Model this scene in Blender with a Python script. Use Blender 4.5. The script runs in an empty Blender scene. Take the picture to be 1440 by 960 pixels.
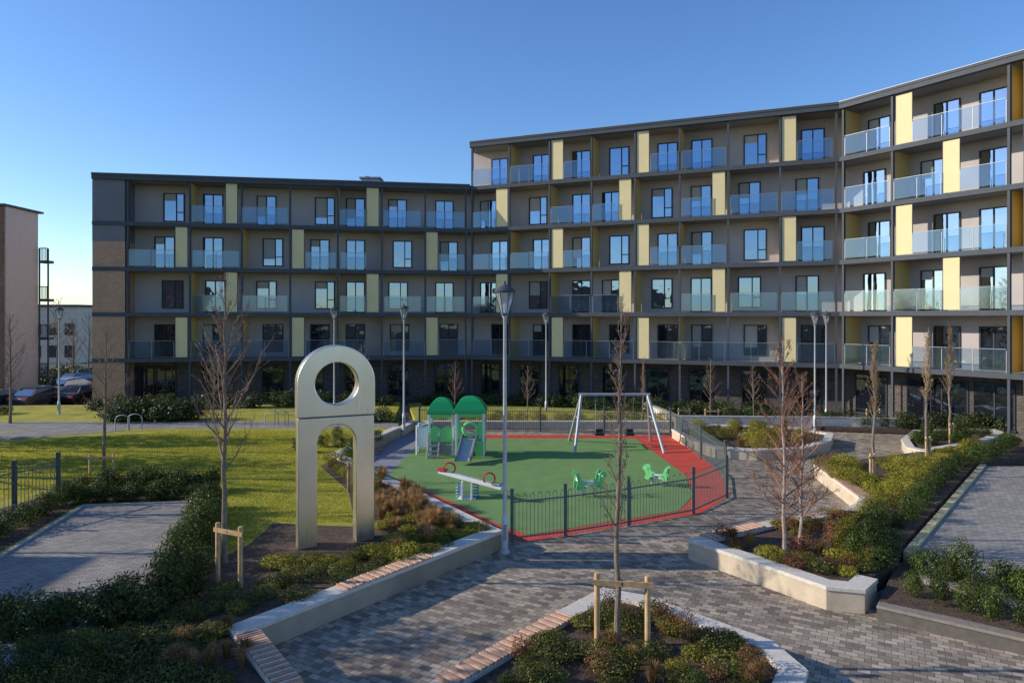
import bpy, math, random
import numpy as np
from mathutils import Vector, Matrix
random.seed(7); np.random.seed(7)
scene=bpy.context.scene
COL=scene.collection
CH=6.0
def G(u,v,z=0.0):
    d=(CH-z)*960.0/(v-448.0)
    return Vector(((u-720.0)/960.0*d,d,z))
# ---------------------------------------------------------------- materials
def nm(name):
    m=bpy.data.materials.new(name); m.use_nodes=True
    nt=m.node_tree; nt.nodes.clear()
    out=nt.nodes.new('ShaderNodeOutputMaterial')
    return m,nt,out
def N(nt,t,**kw):
    n=nt.nodes.new(t)
    for k,v in kw.items():
        if k in n.inputs: n.inputs[k].default_value=v
        else: setattr(n,k,v)
    return n
def c4(c,k=1.0): return (c[0]*k,c[1]*k,c[2]*k,1)
def mat(name,col,rough=.7,metal=0,var=.15,scale=3.0,bump=.0,bscale=40.0,col2=None,spec=.5):
    m,nt,out=nm(name); L=nt.links
    b=N(nt,'ShaderNodeBsdfPrincipled'); b.inputs['Roughness'].default_value=rough
    b.inputs['Metallic'].default_value=metal; b.inputs['Specular IOR Level'].default_value=spec
    g=N(nt,'ShaderNodeNewGeometry')
    no=N(nt,'ShaderNodeTexNoise'); no.inputs['Scale'].default_value=scale; no.inputs['Detail'].default_value=8; no.inputs['Roughness'].default_value=.65
    L.new(g.outputs['Position'],no.inputs['Vector'])
    r=N(nt,'ShaderNodeValToRGB')
    r.color_ramp.elements[0].position=.3; r.color_ramp.elements[1].position=.7
    r.color_ramp.elements[0].color=c4(col,1-var) if col2 is None else c4(col)
    r.color_ramp.elements[1].color=c4(col,1+var) if col2 is None else c4(col2)
    L.new(no.outputs['Fac'],r.inputs['Fac']); L.new(r.outputs['Color'],b.inputs['Base Color'])
    if bump>0:
        n2=N(nt,'ShaderNodeTexNoise'); n2.inputs['Scale'].default_value=bscale; n2.inputs['Detail'].default_value=5
        L.new(g.outputs['Position'],n2.inputs['Vector'])
        bp=N(nt,'ShaderNodeBump'); bp.inputs['Strength'].default_value=bump; bp.inputs['Distance'].default_value=.03
        L.new(n2.outputs['Fac'],bp.inputs['Height']); L.new(bp.outputs['Normal'],b.inputs['Normal'])
    L.new(b.outputs[0],out.inputs[0]); return m
def brickmat(name,c1,c2,mortar,bw,rh,mw,rot=0.0,wall=None,rough=.8,var=.3,bump=.4,nscale=.6,spec=.4):
    m,nt,out=nm(name); L=nt.links
    g=N(nt,'ShaderNodeNewGeometry')
    b=N(nt,'ShaderNodeBsdfPrincipled'); b.inputs['Roughness'].default_value=rough; b.inputs['Specular IOR Level'].default_value=spec
    br=N(nt,'ShaderNodeTexBrick'); br.inputs['Scale'].default_value=1.0
    br.inputs['Brick Width'].default_value=bw; br.inputs['Row Height'].default_value=rh
    br.inputs['Mortar Size'].default_value=mw; br.inputs['Mortar Smooth'].default_value=.2
    br.inputs['Color1'].default_value=c4(c1); br.inputs['Color2'].default_value=c4(c2); br.inputs['Mortar'].default_value=c4(mortar)
    if wall is not None:
        dt=N(nt,'ShaderNodeVectorMath'); dt.operation='DOT_PRODUCT'; dt.inputs[1].default_value=(wall[0],wall[1],0)
        L.new(g.outputs['Position'],dt.inputs[0])
        sx=N(nt,'ShaderNodeSeparateXYZ'); L.new(g.outputs['Position'],sx.inputs[0])
        cx=N(nt,'ShaderNodeCombineXYZ'); L.new(dt.outputs['Value'],cx.inputs[0]); L.new(sx.outputs['Z'],cx.inputs[1])
        L.new(cx.outputs[0],br.inputs['Vector'])
    else:
        mp=N(nt,'ShaderNodeMapping'); mp.inputs['Rotation'].default_value=(0,0,rot)
        L.new(g.outputs['Position'],mp.inputs[0]); L.new(mp.outputs[0],br.inputs['Vector'])
    no=N(nt,'ShaderNodeTexNoise'); no.inputs['Scale'].default_value=nscale; no.inputs['Detail'].default_value=9; no.inputs['Roughness'].default_value=.7
    L.new(g.outputs['Position'],no.inputs['Vector'])
    mr=N(nt,'ShaderNodeMapRange'); mr.inputs['From Min'].default_value=.3; mr.inputs['From Max'].default_value=.7
    mr.inputs['To Min'].default_value=1-var; mr.inputs['To Max'].default_value=1+var
    L.new(no.outputs['Fac'],mr.inputs['Value'])
    mx=N(nt,'ShaderNodeVectorMath'); mx.operation='SCALE'
    L.new(br.outputs['Color'],mx.inputs[0]); L.new(mr.outputs[0],mx.inputs['Scale'])
    L.new(mx.outputs[0],b.inputs['Base Color'])
    bp=N(nt,'ShaderNodeBump'); bp.invert=True; bp.inputs['Strength'].default_value=bump; bp.inputs['Distance'].default_value=.02
    L.new(br.outputs['Fac'],bp.inputs['Height']); L.new(bp.outputs['Normal'],b.inputs['Normal'])
    L.new(b.outputs[0],out.inputs[0]); return m
def leafmat(name,cols,trans=.3,rough=.5):
    m,nt,out=nm(name); L=nt.links
    g=N(nt,'ShaderNodeNewGeometry'); r=N(nt,'ShaderNodeValToRGB')
    e=r.color_ramp.elements
    while len(e)<len(cols): e.new(.5)
    for i,c in enumerate(cols):
        e[i].position=i/(len(cols)-1); e[i].color=c4(c)
    L.new(g.outputs['Random Per Island'],r.inputs['Fac'])
    oi=N(nt,'ShaderNodeObjectInfo'); mr=N(nt,'ShaderNodeMapRange'); mr.inputs['To Min'].default_value=.6; mr.inputs['To Max'].default_value=1.3
    L.new(oi.outputs['Random'],mr.inputs['Value'])
    sc=N(nt,'ShaderNodeVectorMath'); sc.operation='SCALE'; L.new(r.outputs['Color'],sc.inputs[0]); L.new(mr.outputs[0],sc.inputs['Scale'])
    b=N(nt,'ShaderNodeBsdfPrincipled'); b.inputs['Roughness'].default_value=rough; b.inputs['Specular IOR Level'].default_value=.3
    t=N(nt,'ShaderNodeBsdfTranslucent'); L.new(sc.outputs[0],b.inputs['Base Color']); L.new(sc.outputs[0],t.inputs['Color'])
    mx=N(nt,'ShaderNodeMixShader'); mx.inputs[0].default_value=trans
    L.new(b.outputs[0],mx.inputs[1]); L.new(t.outputs[0],mx.inputs[2]); L.new(mx.outputs[0],out.inputs[0]); return m
def glassmat(name,dark,refl,fac,rough=.02):
    m,nt,out=nm(name); L=nt.links
    d=N(nt,'ShaderNodeBsdfDiffuse'); d.inputs[0].default_value=c4(dark)
    gl=N(nt,'ShaderNodeBsdfGlossy'); gl.inputs[0].default_value=c4(refl); gl.inputs['Roughness'].default_value=rough
    g=N(nt,'ShaderNodeNewGeometry'); no=N(nt,'ShaderNodeTexNoise'); no.inputs['Scale'].default_value=.9
    L.new(g.outputs['Position'],no.inputs['Vector'])
    bp=N(nt,'ShaderNodeBump'); bp.inputs['Strength'].default_value=.05; bp.inputs['Distance'].default_value=.2
    L.new(no.outputs['Fac'],bp.inputs['Height']); L.new(bp.outputs['Normal'],gl.inputs['Normal'])
    mx=N(nt,'ShaderNodeMixShader'); mx.inputs[0].default_value=fac
    L.new(d.outputs[0],mx.inputs[1]); L.new(gl.outputs[0],mx.inputs[2]); L.new(mx.outputs[0],out.inputs[0]); return m
def clearmat(name,tint,alpha,col=(.5,.6,.65),dif=.5):
    m,nt,out=nm(name); L=nt.links
    t=N(nt,'ShaderNodeBsdfTransparent'); t.inputs[0].default_value=c4(tint)
    gl=N(nt,'ShaderNodeBsdfGlossy'); gl.inputs['Roughness'].default_value=.05; gl.inputs[0].default_value=c4((.6,.78,1))
    d=N(nt,'ShaderNodeBsdfDiffuse'); d.inputs[0].default_value=c4(col)
    m1=N(nt,'ShaderNodeMixShader'); m1.inputs[0].default_value=dif; L.new(gl.outputs[0],m1.inputs[1]); L.new(d.outputs[0],m1.inputs[2])
    mx=N(nt,'ShaderNodeMixShader'); mx.inputs[0].default_value=alpha
    L.new(t.outputs[0],mx.inputs[1]); L.new(m1.outputs[0],mx.inputs[2]); L.new(mx.outputs[0],out.inputs[0]); return m

M={}
M['render']=mat('taupe_render',(.45,.40,.385),.9,var=.08,scale=.8,bump=.1)
M['renderd']=mat('grey_cladding',(.16,.165,.18),.8,var=.1,scale=.7)
M['frame']=mat('dark_grey_steel',(.075,.085,.10),.6,metal=0,var=.10,spec=.15)
M['soffit']=mat('soffit_board',(.26,.26,.27),.8,var=.06,spec=.1)
M['coping']=mat('aluminium_coping',(.35,.37,.40),.5,metal=.3,var=.1,spec=.3)
M['yellow']=mat('ochre_panel',(.72,.61,.34),.7,var=.05,scale=1.2,spec=.2)
M['screen']=mat('ochre_screen',(.66,.49,.18),.7,var=.05,scale=1.2,spec=.2)
M['wglass']=glassmat('window_glass',(.012,.018,.028),(.58,.76,1.0),.48)
M['wglassd']=glassmat('window_glass_dim_reflection',(.01,.012,.018),(.6,.75,.95),.15)  # copy of the window glass, lower rows' darker reflection set in the material
M['blind']=mat('window_blind',(.42,.42,.40),.8,var=.08)
M['bglass']=clearmat('balustrade_glass',(.80,.88,.94),.11,(.25,.34,.44),.25)
M['lglass']=clearmat('lantern_glass',(.9,.93,.95),.35,(.7,.72,.74))
M['steel']=mat('galvanised_steel',(.30,.32,.34),.5,metal=.4,var=.15,scale=8)
M['lampst']=mat('lamp_post_steel',(.52,.55,.58),.45,metal=.35,var=.10,scale=5)
M['fence']=mat('painted_fence_steel',(.10,.125,.13),.5,metal=.2,var=.15,scale=8)
M['pave']=brickmat('paving_setts',(.16,.13,.10),(.46,.375,.28),(.09,.075,.06),.21,.14,.006,rot=.5,var=.34,bump=.35)
M['pave2']=brickmat('terrace_paving',(.24,.22,.195),(.36,.33,.29),(.10,.09,.08),.21,.105,.006,rot=-.25,var=.2)
M['pave3']=brickmat('path_paving',(.24,.22,.20),(.32,.295,.27),(.09,.085,.08),.4,.4,.012,rot=.1,var=.15)
M['wallr']=mat('beige_rendered_wall',(.56,.46,.34),.9,var=.16,scale=2.5,bump=.25,bscale=60)
M['cap']=mat('granite_cap',(.62,.565,.48),.75,var=.18,scale=14,bump=.1,bscale=80)
M['kerb']=mat('pale_kerb_stone',(.40,.38,.35),.8,var=.2,scale=6)
M['slat1']=mat('warm_timber',(.48,.25,.16),.7,var=.3,scale=9)
M['slat2']=mat('pale_timber',(.62,.45,.33),.7,var=.25,scale=9)
M['soil']=mat('bark_mulch',(.035,.022,.015),.95,scale=9,bump=1.0,bscale=25,col2=(.13,.085,.055))
M['lawn']=mat('lawn_turf',(.22,.215,.020),.95,scale=.9,bump=.6,bscale=60,col2=(.46,.41,.045))
M['ground']=mat('ground_earth',(.05,.055,.04),.95,scale=.15,col2=(.09,.085,.06))
M['asph']=mat('asphalt',(.05,.05,.053),.9,var=.2,scale=1.5,bump=.2)
M['green']=mat('green_rubber',(.145,.265,.08),.9,var=.14,scale=1.3,bump=.3,bscale=120)
M['red']=mat('red_rubber',(.56,.058,.035),.9,var=.18,scale=2,bump=.3,bscale=120)
M['greyr']=mat('grey_rubber',(.24,.24,.27),.9,var=.12,scale=2,bump=.3,bscale=120)
M['bark']=mat('grey_brown_bark',(.13,.10,.075),.9,scale=9,col2=(.28,.22,.16),bump=.5)
M['birch']=mat('pale_birch_bark',(.18,.12,.09),.8,scale=7,col2=(.50,.40,.33),bump=.3)
M['twig']=mat('brown_twigs',(.20,.125,.09),.85,scale=4,col2=(.33,.22,.155))
M['twigr']=mat('russet_birch_twigs',(.25,.11,.065),.85,scale=4,col2=(.40,.20,.12))
M['twigl']=mat('tan_twigs',(.24,.165,.10),.85,scale=4,col2=(.40,.29,.19))
M['wood']=mat('stake_timber',(.52,.33,.16),.75,var=.3,scale=7)
M['strap']=mat('rubber_strap',(.02,.02,.02),.7)
M['gplas']=mat('green_plastic',(.012,.28,.09),.35,var=.05)
M['lgplas']=mat('lime_plastic',(.18,.62,.22),.35,var=.05)
M['white']=mat('white_paint',(.75,.77,.77),.4,var=.05)
M['redp']=mat('red_paint',(.55,.03,.02),.35,var=.05)
M['bluep']=mat('blue_paint',(.05,.2,.5),.4,var=.05)
M['cgrey']=mat('slide_grey',(.24,.26,.28),.35,metal=.3,var=.05)
M['tyre']=mat('tyre_rubber',(.02,.02,.02),.8)
M['carg']=glassmat('car_glass',(.01,.012,.015),(.7,.8,.9),.4)
def brushed():
    # fine vertical brushing over an even, satin metal
    m,nt,out=nm('brushed_stainless'); L=nt.links
    g=N(nt,'ShaderNodeNewGeometry'); b=N(nt,'ShaderNodeBsdfPrincipled'); b.inputs['Metallic'].default_value=.97
    n=N(nt,'ShaderNodeTexNoise'); n.inputs['Scale'].default_value=.8; n.inputs['Detail'].default_value=3; L.new(g.outputs['Position'],n.inputs['Vector'])
    r=N(nt,'ShaderNodeValToRGB'); r.color_ramp.elements[0].position=.3; r.color_ramp.elements[1].position=.7
    r.color_ramp.elements[0].color=c4((.84,.76,.62)); r.color_ramp.elements[1].color=c4((.95,.88,.75))
    L.new(n.outputs['Fac'],r.inputs['Fac']); L.new(r.outputs['Color'],b.inputs['Base Color'])
    n2=N(nt,'ShaderNodeTexNoise'); n2.inputs['Scale'].default_value=30; n2.inputs['Detail'].default_value=3
    mp=N(nt,'ShaderNodeMapping'); mp.inputs['Scale'].default_value=(1,1,.04); L.new(g.outputs['Position'],mp.inputs[0]); L.new(mp.outputs[0],n2.inputs['Vector'])
    mr=N(nt,'ShaderNodeMapRange'); mr.inputs['From Min'].default_value=.3; mr.inputs['From Max'].default_value=.7; mr.inputs['To Min'].default_value=.27; mr.inputs['To Max'].default_value=.36
    L.new(n2.outputs['Fac'],mr.inputs['Value']); L.new(mr.outputs[0],b.inputs['Roughness'])
    bp=N(nt,'ShaderNodeBump'); bp.inputs['Strength'].default_value=.06; bp.inputs['Distance'].default_value=.005
    L.new(n2.outputs['Fac'],bp.inputs['Height']); L.new(bp.outputs['Normal'],b.inputs['Normal'])
    L.new(b.outputs[0],out.inputs[0]); return m
M['brushed']=brushed()
M['laurel']=leafmat('laurel_leaves',[(.014,.034,.007),(.038,.072,.012),(.08,.12,.02),(.17,.17,.03)],.3,.5)
M['ygreen']=leafmat('yellow_green_leaves',[(.10,.12,.018),(.22,.23,.028),(.38,.33,.04),(.48,.36,.055)],.38)
M['cover']=leafmat('ground_cover_leaves',[(.03,.055,.012),(.08,.115,.022),(.18,.19,.036),(.30,.20,.05)],.33)
M['tuft']=leafmat('ornamental_grass_blades',[(.18,.12,.04),(.32,.19,.07),(.46,.27,.11),(.56,.38,.18)],.38)
M['blade']=leafmat('turf_blades',[(.22,.24,.018),(.35,.36,.035),(.48,.46,.05),(.60,.52,.075)],.5)
M['farveg']=leafmat('far_evergreen_leaves',[(.02,.038,.010),(.05,.075,.022),(.11,.125,.036)],.25)
M['russet']=leafmat('russet_leaves',[(.14,.055,.025),(.25,.10,.045),(.34,.18,.08)],.35)
# ---------------------------------------------------------------- mesh builder
class MB:
    def __init__(s): s.v=[]; s.f=[]; s.m=[]
    def add(s,vs,fs,m=0):
        o=len(s.v); s.v+= [tuple(x) for x in vs]; s.f+=[tuple(i+o for i in f) for f in fs]; s.m+=[m]*len(fs); return s
    def hexa(s,b,t,m=0):
        return s.add(list(b)+list(t),[(3,2,1,0),(4,5,6,7),(0,1,5,4),(1,2,6,5),(2,3,7,6),(3,0,4,7)],m)
    def box(s,c,size,m=0,rz=0.0,R=None):
        hx,hy,hz=size[0]/2,size[1]/2,size[2]/2
        A=R if R is not None else Matrix.Rotation(rz,3,'Z'); c=Vector(c)
        P=[c+A@Vector(p) for p in [(-hx,-hy,-hz),(hx,-hy,-hz),(hx,hy,-hz),(-hx,hy,-hz),(-hx,-hy,hz),(hx,-hy,hz),(hx,hy,hz),(-hx,hy,hz)]]
        return s.hexa(P[:4],P[4:],m)
    def beam(s,a,b,w,h,m=0):
        a=Vector(a);b=Vector(b);d=(b-a).normalized(); up=Vector((0,0,1))
        if abs(d.z)>.98: up=Vector((0,1,0))
        x=d.cross(up).normalized()*w/2; y=x.cross(d).normalized()*h/2
        return s.hexa([a-x-y,a+x-y,b+x-y,b-x-y],[a-x+y,a+x+y,b+x+y,b-x+y],m)
    def prism(s,poly,z0,z1,m=0):
        poly=[(p[0],p[1]) for p in poly]
        ar=sum(poly[i][0]*poly[(i+1)%len(poly)][1]-poly[(i+1)%len(poly)][0]*poly[i][1] for i in range(len(poly)))
        if ar<0: poly=poly[::-1]
        n=len(poly); vs=[(p[0],p[1],z0) for p in poly]+[(p[0],p[1],z1) for p in poly]
        fs=[tuple(range(n-1,-1,-1)),tuple(range(n,2*n))]+[(i,(i+1)%n,n+(i+1)%n,n+i) for i in range(n)]
        return s.add(vs,fs,m)
    def plate(s,prof,y0,y1,m=0):
        n=len(prof); vs=[(p[0],y0,p[1]) for p in prof]+[(p[0],y1,p[1]) for p in prof]
        return s.add(vs,[tuple(range(n)),tuple(range(2*n-1,n-1,-1))]+[(j,i,n+i,n+j) for i in range(n) for j in [(i+1)%n]],m)
    def tube(s,pts,rad,n=6,m=0,cap=True):
        pts=[Vector(p) for p in pts]; k=len(pts)
        if not hasattr(rad,'__len__'): rad=[rad]*k
        vs=[]
        for i,p in enumerate(pts):
            d=(pts[min(i+1,k-1)]-pts[max(i-1,0)]).normalized()
            up=Vector((0,0,1)) if abs(d.z)<.9 else Vector((1,0,0))
            x=d.cross(up).normalized(); y=d.cross(x)
            for j in range(n):
                a=2*math.pi*j/n; vs.append(p+(x*math.cos(a)+y*math.sin(a))*rad[i])
        fs=[]
        for i in range(k-1):
            for j in range(n):
                fs.append((i*n+j,i*n+(j+1)%n,(i+1)*n+(j+1)%n,(i+1)*n+j))
        if cap and n>3: fs.append(tuple(range(n-1,-1,-1))); fs.append(tuple(range((k-1)*n,k*n)))
        return s.add(vs,fs,m)
    def lathe(s,prof,c=(0,0,0),n=16,m=0,rot=0.0):
        vs=[];c=Vector(c)
        for r,z in prof:
            for j in range(n):
                a=2*math.pi*j/n+rot; vs.append(c+Vector((r*math.cos(a),r*math.sin(a),z)))
        k=len(prof); fs=[(i*n+j,i*n+(j+1)%n,(i+1)*n+(j+1)%n,(i+1)*n+j) for i in range(k-1) for j in range(n)]
        fs.append(tuple(range(n-1,-1,-1))); fs.append(tuple(range((k-1)*n,k*n)))
        return s.add(vs,fs,m)
    def torus(s,c,R,r,ax='Y',n=20,k=6,m=0,a0=0,a1=2*math.pi):
        pts=[]
        for i in range(n+1):
            a=a0+(a1-a0)*i/n
            if ax=='Y': pts.append(Vector(c)+Vector((R*math.cos(a),0,R*math.sin(a))))
            elif ax=='X': pts.append(Vector(c)+Vector((0,R*math.cos(a),R*math.sin(a))))
            else: pts.append(Vector(c)+Vector((R*math.cos(a),R*math.sin(a),0)))
        return s.tube(pts,r,k,m)
    def obj(s,name,mats,parent=None,smooth=False,bevel=0,link=True,origin=None):
        xs=[v[0] for v in s.v]; ys=[v[1] for v in s.v]; zs=[v[2] for v in s.v]
        o=Vector(((min(xs)+max(xs))/2,(min(ys)+max(ys))/2,min(zs))) if origin is None else Vector(origin)
        me=bpy.data.meshes.new(name)
        me.from_pydata([(v[0]-o.x,v[1]-o.y,v[2]-o.z) for v in s.v],[],s.f)
        for mt in mats: me.materials.append(M[mt] if isinstance(mt,str) else mt)
        me.polygons.foreach_set('material_index',s.m)
        if smooth: me.polygons.foreach_set('use_smooth',[True]*len(s.f))
        me.update()
        ob=bpy.data.objects.new(name,me)
        if link: COL.objects.link(ob)
        if parent is not None:
            ob.parent=parent; ob.location=o-Vector(parent.location)
        else: ob.location=o
        if smooth:
            try: me.set_sharp_from_angle(angle=math.radians(40))
            except Exception: pass
        if bevel>0:
            md=ob.modifiers.new('bevel','BEVEL'); md.width=bevel; md.segments=2; md.limit_method='ANGLE'
        return ob
def tag(o,label,cat,group=None):
    o['label']=label; o['category']=cat
    if group: o['group']=group
    return o
def empty(name,loc,link=True):
    e=bpy.data.objects.new(name,None); e.location=loc; e.empty_display_size=.2
    if link: COL.objects.link(e)
    return e
def struct(o): o['kind']='structure'; return o
KIDS={}
def proto_children(p): return [c for c in bpy.data.objects if c.parent==p]
def place(proto,loc,rz=0.0,sc=1.0,name=None,label=None,cat=None,group=None):
    if proto.name not in KIDS: KIDS[proto.name]=[(c,proto_children(c)) for c in proto_children(proto)]
    o=proto.copy(); COL.objects.link(o)
    o.location=loc; o.rotation_euler=(0,0,rz); o.scale=(sc,sc,sc) if not hasattr(sc,'__len__') else sc
    if name: o.name=name
    if label: tag(o,label,cat,group)
    for c,gc in KIDS[proto.name]:
        k=c.copy(); k.parent=o; COL.objects.link(k)
        for g2 in gc:
            q=g2.copy(); q.parent=k; COL.objects.link(q)
    return o
def offs(pts,off,closed=False):
    pts=[Vector((p[0],p[1])) for p in pts]; n=len(pts); out=[]
    for i in range(n):
        if closed: a,b,c=pts[i-1],pts[i],pts[(i+1)%n]
        else: a,b,c=pts[max(i-1,0)],pts[i],pts[min(i+1,n-1)]
        d1=(b-a) if (b-a).length>1e-6 else (c-b); d2=(c-b) if (c-b).length>1e-6 else (b-a)
        d1=d1.normalized(); d2=d2.normalized()
        n1=Vector((-d1.y,d1.x)); n2=Vector((-d2.y,d2.x)); mm=(n1+n2)
        if mm.length<1e-4: mm=n1
        mm.normalize(); k=max(.35,mm.dot(n1)); out.append(b+mm*off/k)
    return out
def ribbon(mb,pts,o0,o1,z0,z1,closed=False,m=0):
    A=offs(pts,o0,closed); B=offs(pts,o1,closed); n=len(pts); k=n if closed else n-1
    vs=[(p.x,p.y,z0) for p in A]+[(p.x,p.y,z0) for p in B]+[(p.x,p.y,z1) for p in A]+[(p.x,p.y,z1) for p in B]
    fs=[]
    for i in range(k):
        j=(i+1)%n
        fs+=[(i,j,2*n+j,2*n+i),(n+j,n+i,3*n+i,3*n+j),(2*n+i,2*n+j,3*n+j,3*n+i),(j,i,n+i,n+j)]
    if not closed:
        fs+=[(n,0,2*n,3*n),(n-1,2*n-1,4*n-1,3*n-1)]
    mb.add(vs,fs,m)
def wall_thing(name,pts,side,h,label,cat='wall',width=.36,seats=(),closed=False,z0=0,capm='cap',wm='wallr',group=None,capt=.09):
    c=Vector((sum(p[0] for p in pts)/len(pts),sum(p[1] for p in pts)/len(pts),z0))
    e=empty(name,c)
    b=MB(); ribbon(b,pts,0,side*width,z0,h-capt,closed); b.obj('wall_body',[wm],e)
    b=MB(); ribbon(b,pts,-side*.03,side*(width+.03),h-capt,h,closed); b.obj('wall_cap',[capm],e,bevel=.012)
    for (a,bb) in seats:
        a=Vector((a[0],a[1]));bb=Vector((bb[0],bb[1])); d=(bb-a); L=d.length; d.normalize(); nrm=Vector((-d.y,d.x))*side
        s=MB(); t=.04; i=0; ang=math.atan2(d.y,d.x)
        while t<L:
            p=a+d*t+nrm*(width/2); s.box((p.x,p.y,h+.025),(.050,width+.04,.045),1 if (i%2==1) else 0,rz=ang); t+=.088; i+=1
        s.obj('slatted_seat',['slat1','slat2'],e)
    tag(e,label,cat,group); return e
def inside(pt,poly):
    x,y=pt[0],pt[1]; c=False; n=len(poly)
    for i in range(n):
        x1,y1=poly[i][0],poly[i][1]; x2,y2=poly[i-1][0],poly[i-1][1]
        if (y1>y)!=(y2>y) and x<(x2-x1)*(y-y1)/(y2-y1)+x1: c=not c
    return c
def sheet(name,pts,z,m,thick=.0):
    b=MB()
    if thick>0: b.prism(pts,z-thick,z)
    else:
        P=[(p[0],p[1]) for p in pts]
        ar=sum(P[i][0]*P[(i+1)%len(P)][1]-P[(i+1)%len(P)][0]*P[i][1] for i in range(len(P)))
        if ar<0:P=P[::-1]
        b.add([(p[0],p[1],z) for p in P],[tuple(range(len(P)))])
    return struct(b.obj(name,[m]))
# ---------------------------------------------------------------- ground
sheet('ground',[(-3000,-500),(3000,-500),(3000,4000),(-3000,4000)],-.03,'ground')
sheet('paving',[(-9,-2),(34,-2),(34,47),(-9,47)],0.0,'pave')
LG=.40
wL=[(-2.4,6.0),G(425,960,.5),G(357,880,.5),G(705,745,.5),G(478,637,.5),G(563,600,.5)]
wL=[Vector((p[0],p[1])) for p in wL]
garden=[(-2.6,-1)]+[tuple(p) for p in wL]+[(-6.6,38.5),(-7.5,46),(-60,42),(-60,-1)]
sheet('lawn',[(p[0],p[1]) for p in offs(garden,0.0,True)],LG,'lawn',thick=.42)
wall_thing('planter_wall',wL,1,.5,'low beige rendered garden wall with stone cap and slatted seats',seats=[(G(425,960,.5),G(362,885,.5)),(G(488,830,.5),G(610,783,.5))])
pad=[G(-250,860,.4),G(-10,792,.4),G(120,712,.4),G(272,707,.4),G(215,832,.4),G(-60,1050,.4)]
sheet('terrace_paving',pad,LG+.006,'pave2')
kb=MB(); ribbon(kb,[pad[1],pad[2],pad[3],pad[4]],0,.12,LG-.02,LG+.05); tag(kb.obj('terrace_kerb',['kerb'],bevel=.01),'pale stone kerb edging the paved terrace','kerb')
bedL=[(-2.7,5),(-3.3,10.2),(-5.0,12.1),(-.95,17.75),G(485,640,.4),G(450,655,.4),G(490,690,.4),G(500,740,.4),G(440,738,.4),G(385,735,.4),G(350,765,.4),G(300,790,.4),G(318,690,.4),G(275,704,.4),G(217,838,.4),G(-60,1060,.4),(-9,4)]
sheet('flower_bed',bedL,LG+.004,'soil')
bedL2=[G(-260,830,.4),G(-10,782,.4),G(118,705,.4),G(300,700,.4),G(300,678,.4),G(100,688,.4),G(-20,720,.4),G(-260,770,.4)]
sheet('flower_bed',bedL2,LG+.005,'soil')
sheet('footpath',[G(-200,612,.4),G(30,606,.4),G(250,602,.4),G(430,602,.4),G(560,601,.4),G(560,592,.4),G(300,592,.4),G(-200,594,.4)],LG+.004,'pave3')
sheet('footpath',[G(-260,650,.4),G(-20,620,.4),G(180,605,.4),G(130,602,.4),G(-200,618,.4)],LG+.008,'pave3')
# playground
pg_out=[G(700,752),G(735,762),G(985,722),G(1026,697),G(1010,660),G(945,612),G(600,611),G(560,611),G(520,655)]
sheet('playground_surface',pg_out,.006,'red')
sheet('playground_surface',[G(520,656),G(545,668),G(598,616),G(588,611),G(560,611)],.010,'greyr')
sheet('playground_surface',[G(545,668),G(640,708),G(700,737),G(743,752),G(955,718),G(974,697),G(964,668),G(893,616.5),G(598,616.5)],.014,'green')
bg=[(-5.2,37.3),(9.2,37.3),(8.0,44.5),(-3,48),(-7,46)]
sheet('lawn',bg,.30,'lawn',thick=.3)
wall_thing('garden_wall',[(-5.6,34.9),(-5.3,37.2),(9.3,37.2)],1,.42,'long low pale wall behind the playground',width=.3)
def px(l,z): return [Vector((G(u,v,z).x,G(u,v,z).y)) for u,v in l]
pM=px([(945,603),(975,620),(1005,629),(1065,632),(1130,630),(1168,619),(1172,609),(1120,600),(1000,596)],.45)
wall_thing('planter_wall',pM,1,.45,'curved pale planter with light flowering shrubs',closed=True,width=.3)
sheet('flower_bed',offs(pM,.2,True),.36,'soil',thick=.3)
pF=px([(1268,617),(1275,628),(1300,634),(1390,618),(1412,607),(1395,602),(1285,604)],.45)
wall_thing('planter_wall',pF,1,.45,'pale planter holding a dark low hedge',closed=True,width=.3)
sheet('flower_bed',offs(pF,.2,True),.36,'soil',thick=.3)
# right planter
pR=px([(1160,647),(1145,652),(1213,702),(1195,712),(1065,735),(968,757),(1162,823),(1216,828),(1233,813)],.5)
wall_thing('planter_wall',pR,1,.5,'angular beige rendered planter wall with pale stone cap',width=.36,seats=[(G(1148,655,.5),G(1208,698,.5)),(G(1060,736,.5),G(985,753,.5))])
pRbed=[(p.x,p.y) for p in offs(pR,.2)]+[tuple(G(1262,790,.42).xy),tuple(G(1268,767,.42).xy),tuple(G(1372,652,.42).xy),tuple(G(1500,632,.42).xy),tuple(G(1430,618,.42).xy),tuple(G(1250,640,.42).xy)]
sheet('flower_bed',pRbed,.42,'soil',thick=.4)
# right terrace
pT=[G(1275,778,.40),G(1380,655,.40),G(1640,655,.40),G(1640,905,.40),G(1440,850,.40),G(1300,815,.40)]
sheet('terrace_paving',pT,.40,'pave2',thick=.38)
ed=MB(); ribbon(ed,[G(1270,776,.42),G(1378,653,.42)],0,-.2,.0,.46); tag(ed.obj('terrace_kerb',[mat('yellow_stone',(.52,.44,.23),.8,var=.2,scale=8)],bevel=.01),'yellowish stone kerb beside the paved terrace','kerb')
lw=[G(1233,850,.3),G(1330,872,.3),G(1620,938,.3)]
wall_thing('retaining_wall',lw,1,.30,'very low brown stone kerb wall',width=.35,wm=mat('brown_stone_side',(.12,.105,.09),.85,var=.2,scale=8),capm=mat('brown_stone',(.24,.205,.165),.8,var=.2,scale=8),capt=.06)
bedBR=[G(1236,845,.3),G(1335,866,.3),G(1620,932,.3),G(1600,880,.3),G(1440,836,.3),G(1300,802,.3),G(1262,790,.3)]
sheet('flower_bed',bedBR,.31,'soil',thick=.3)
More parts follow.
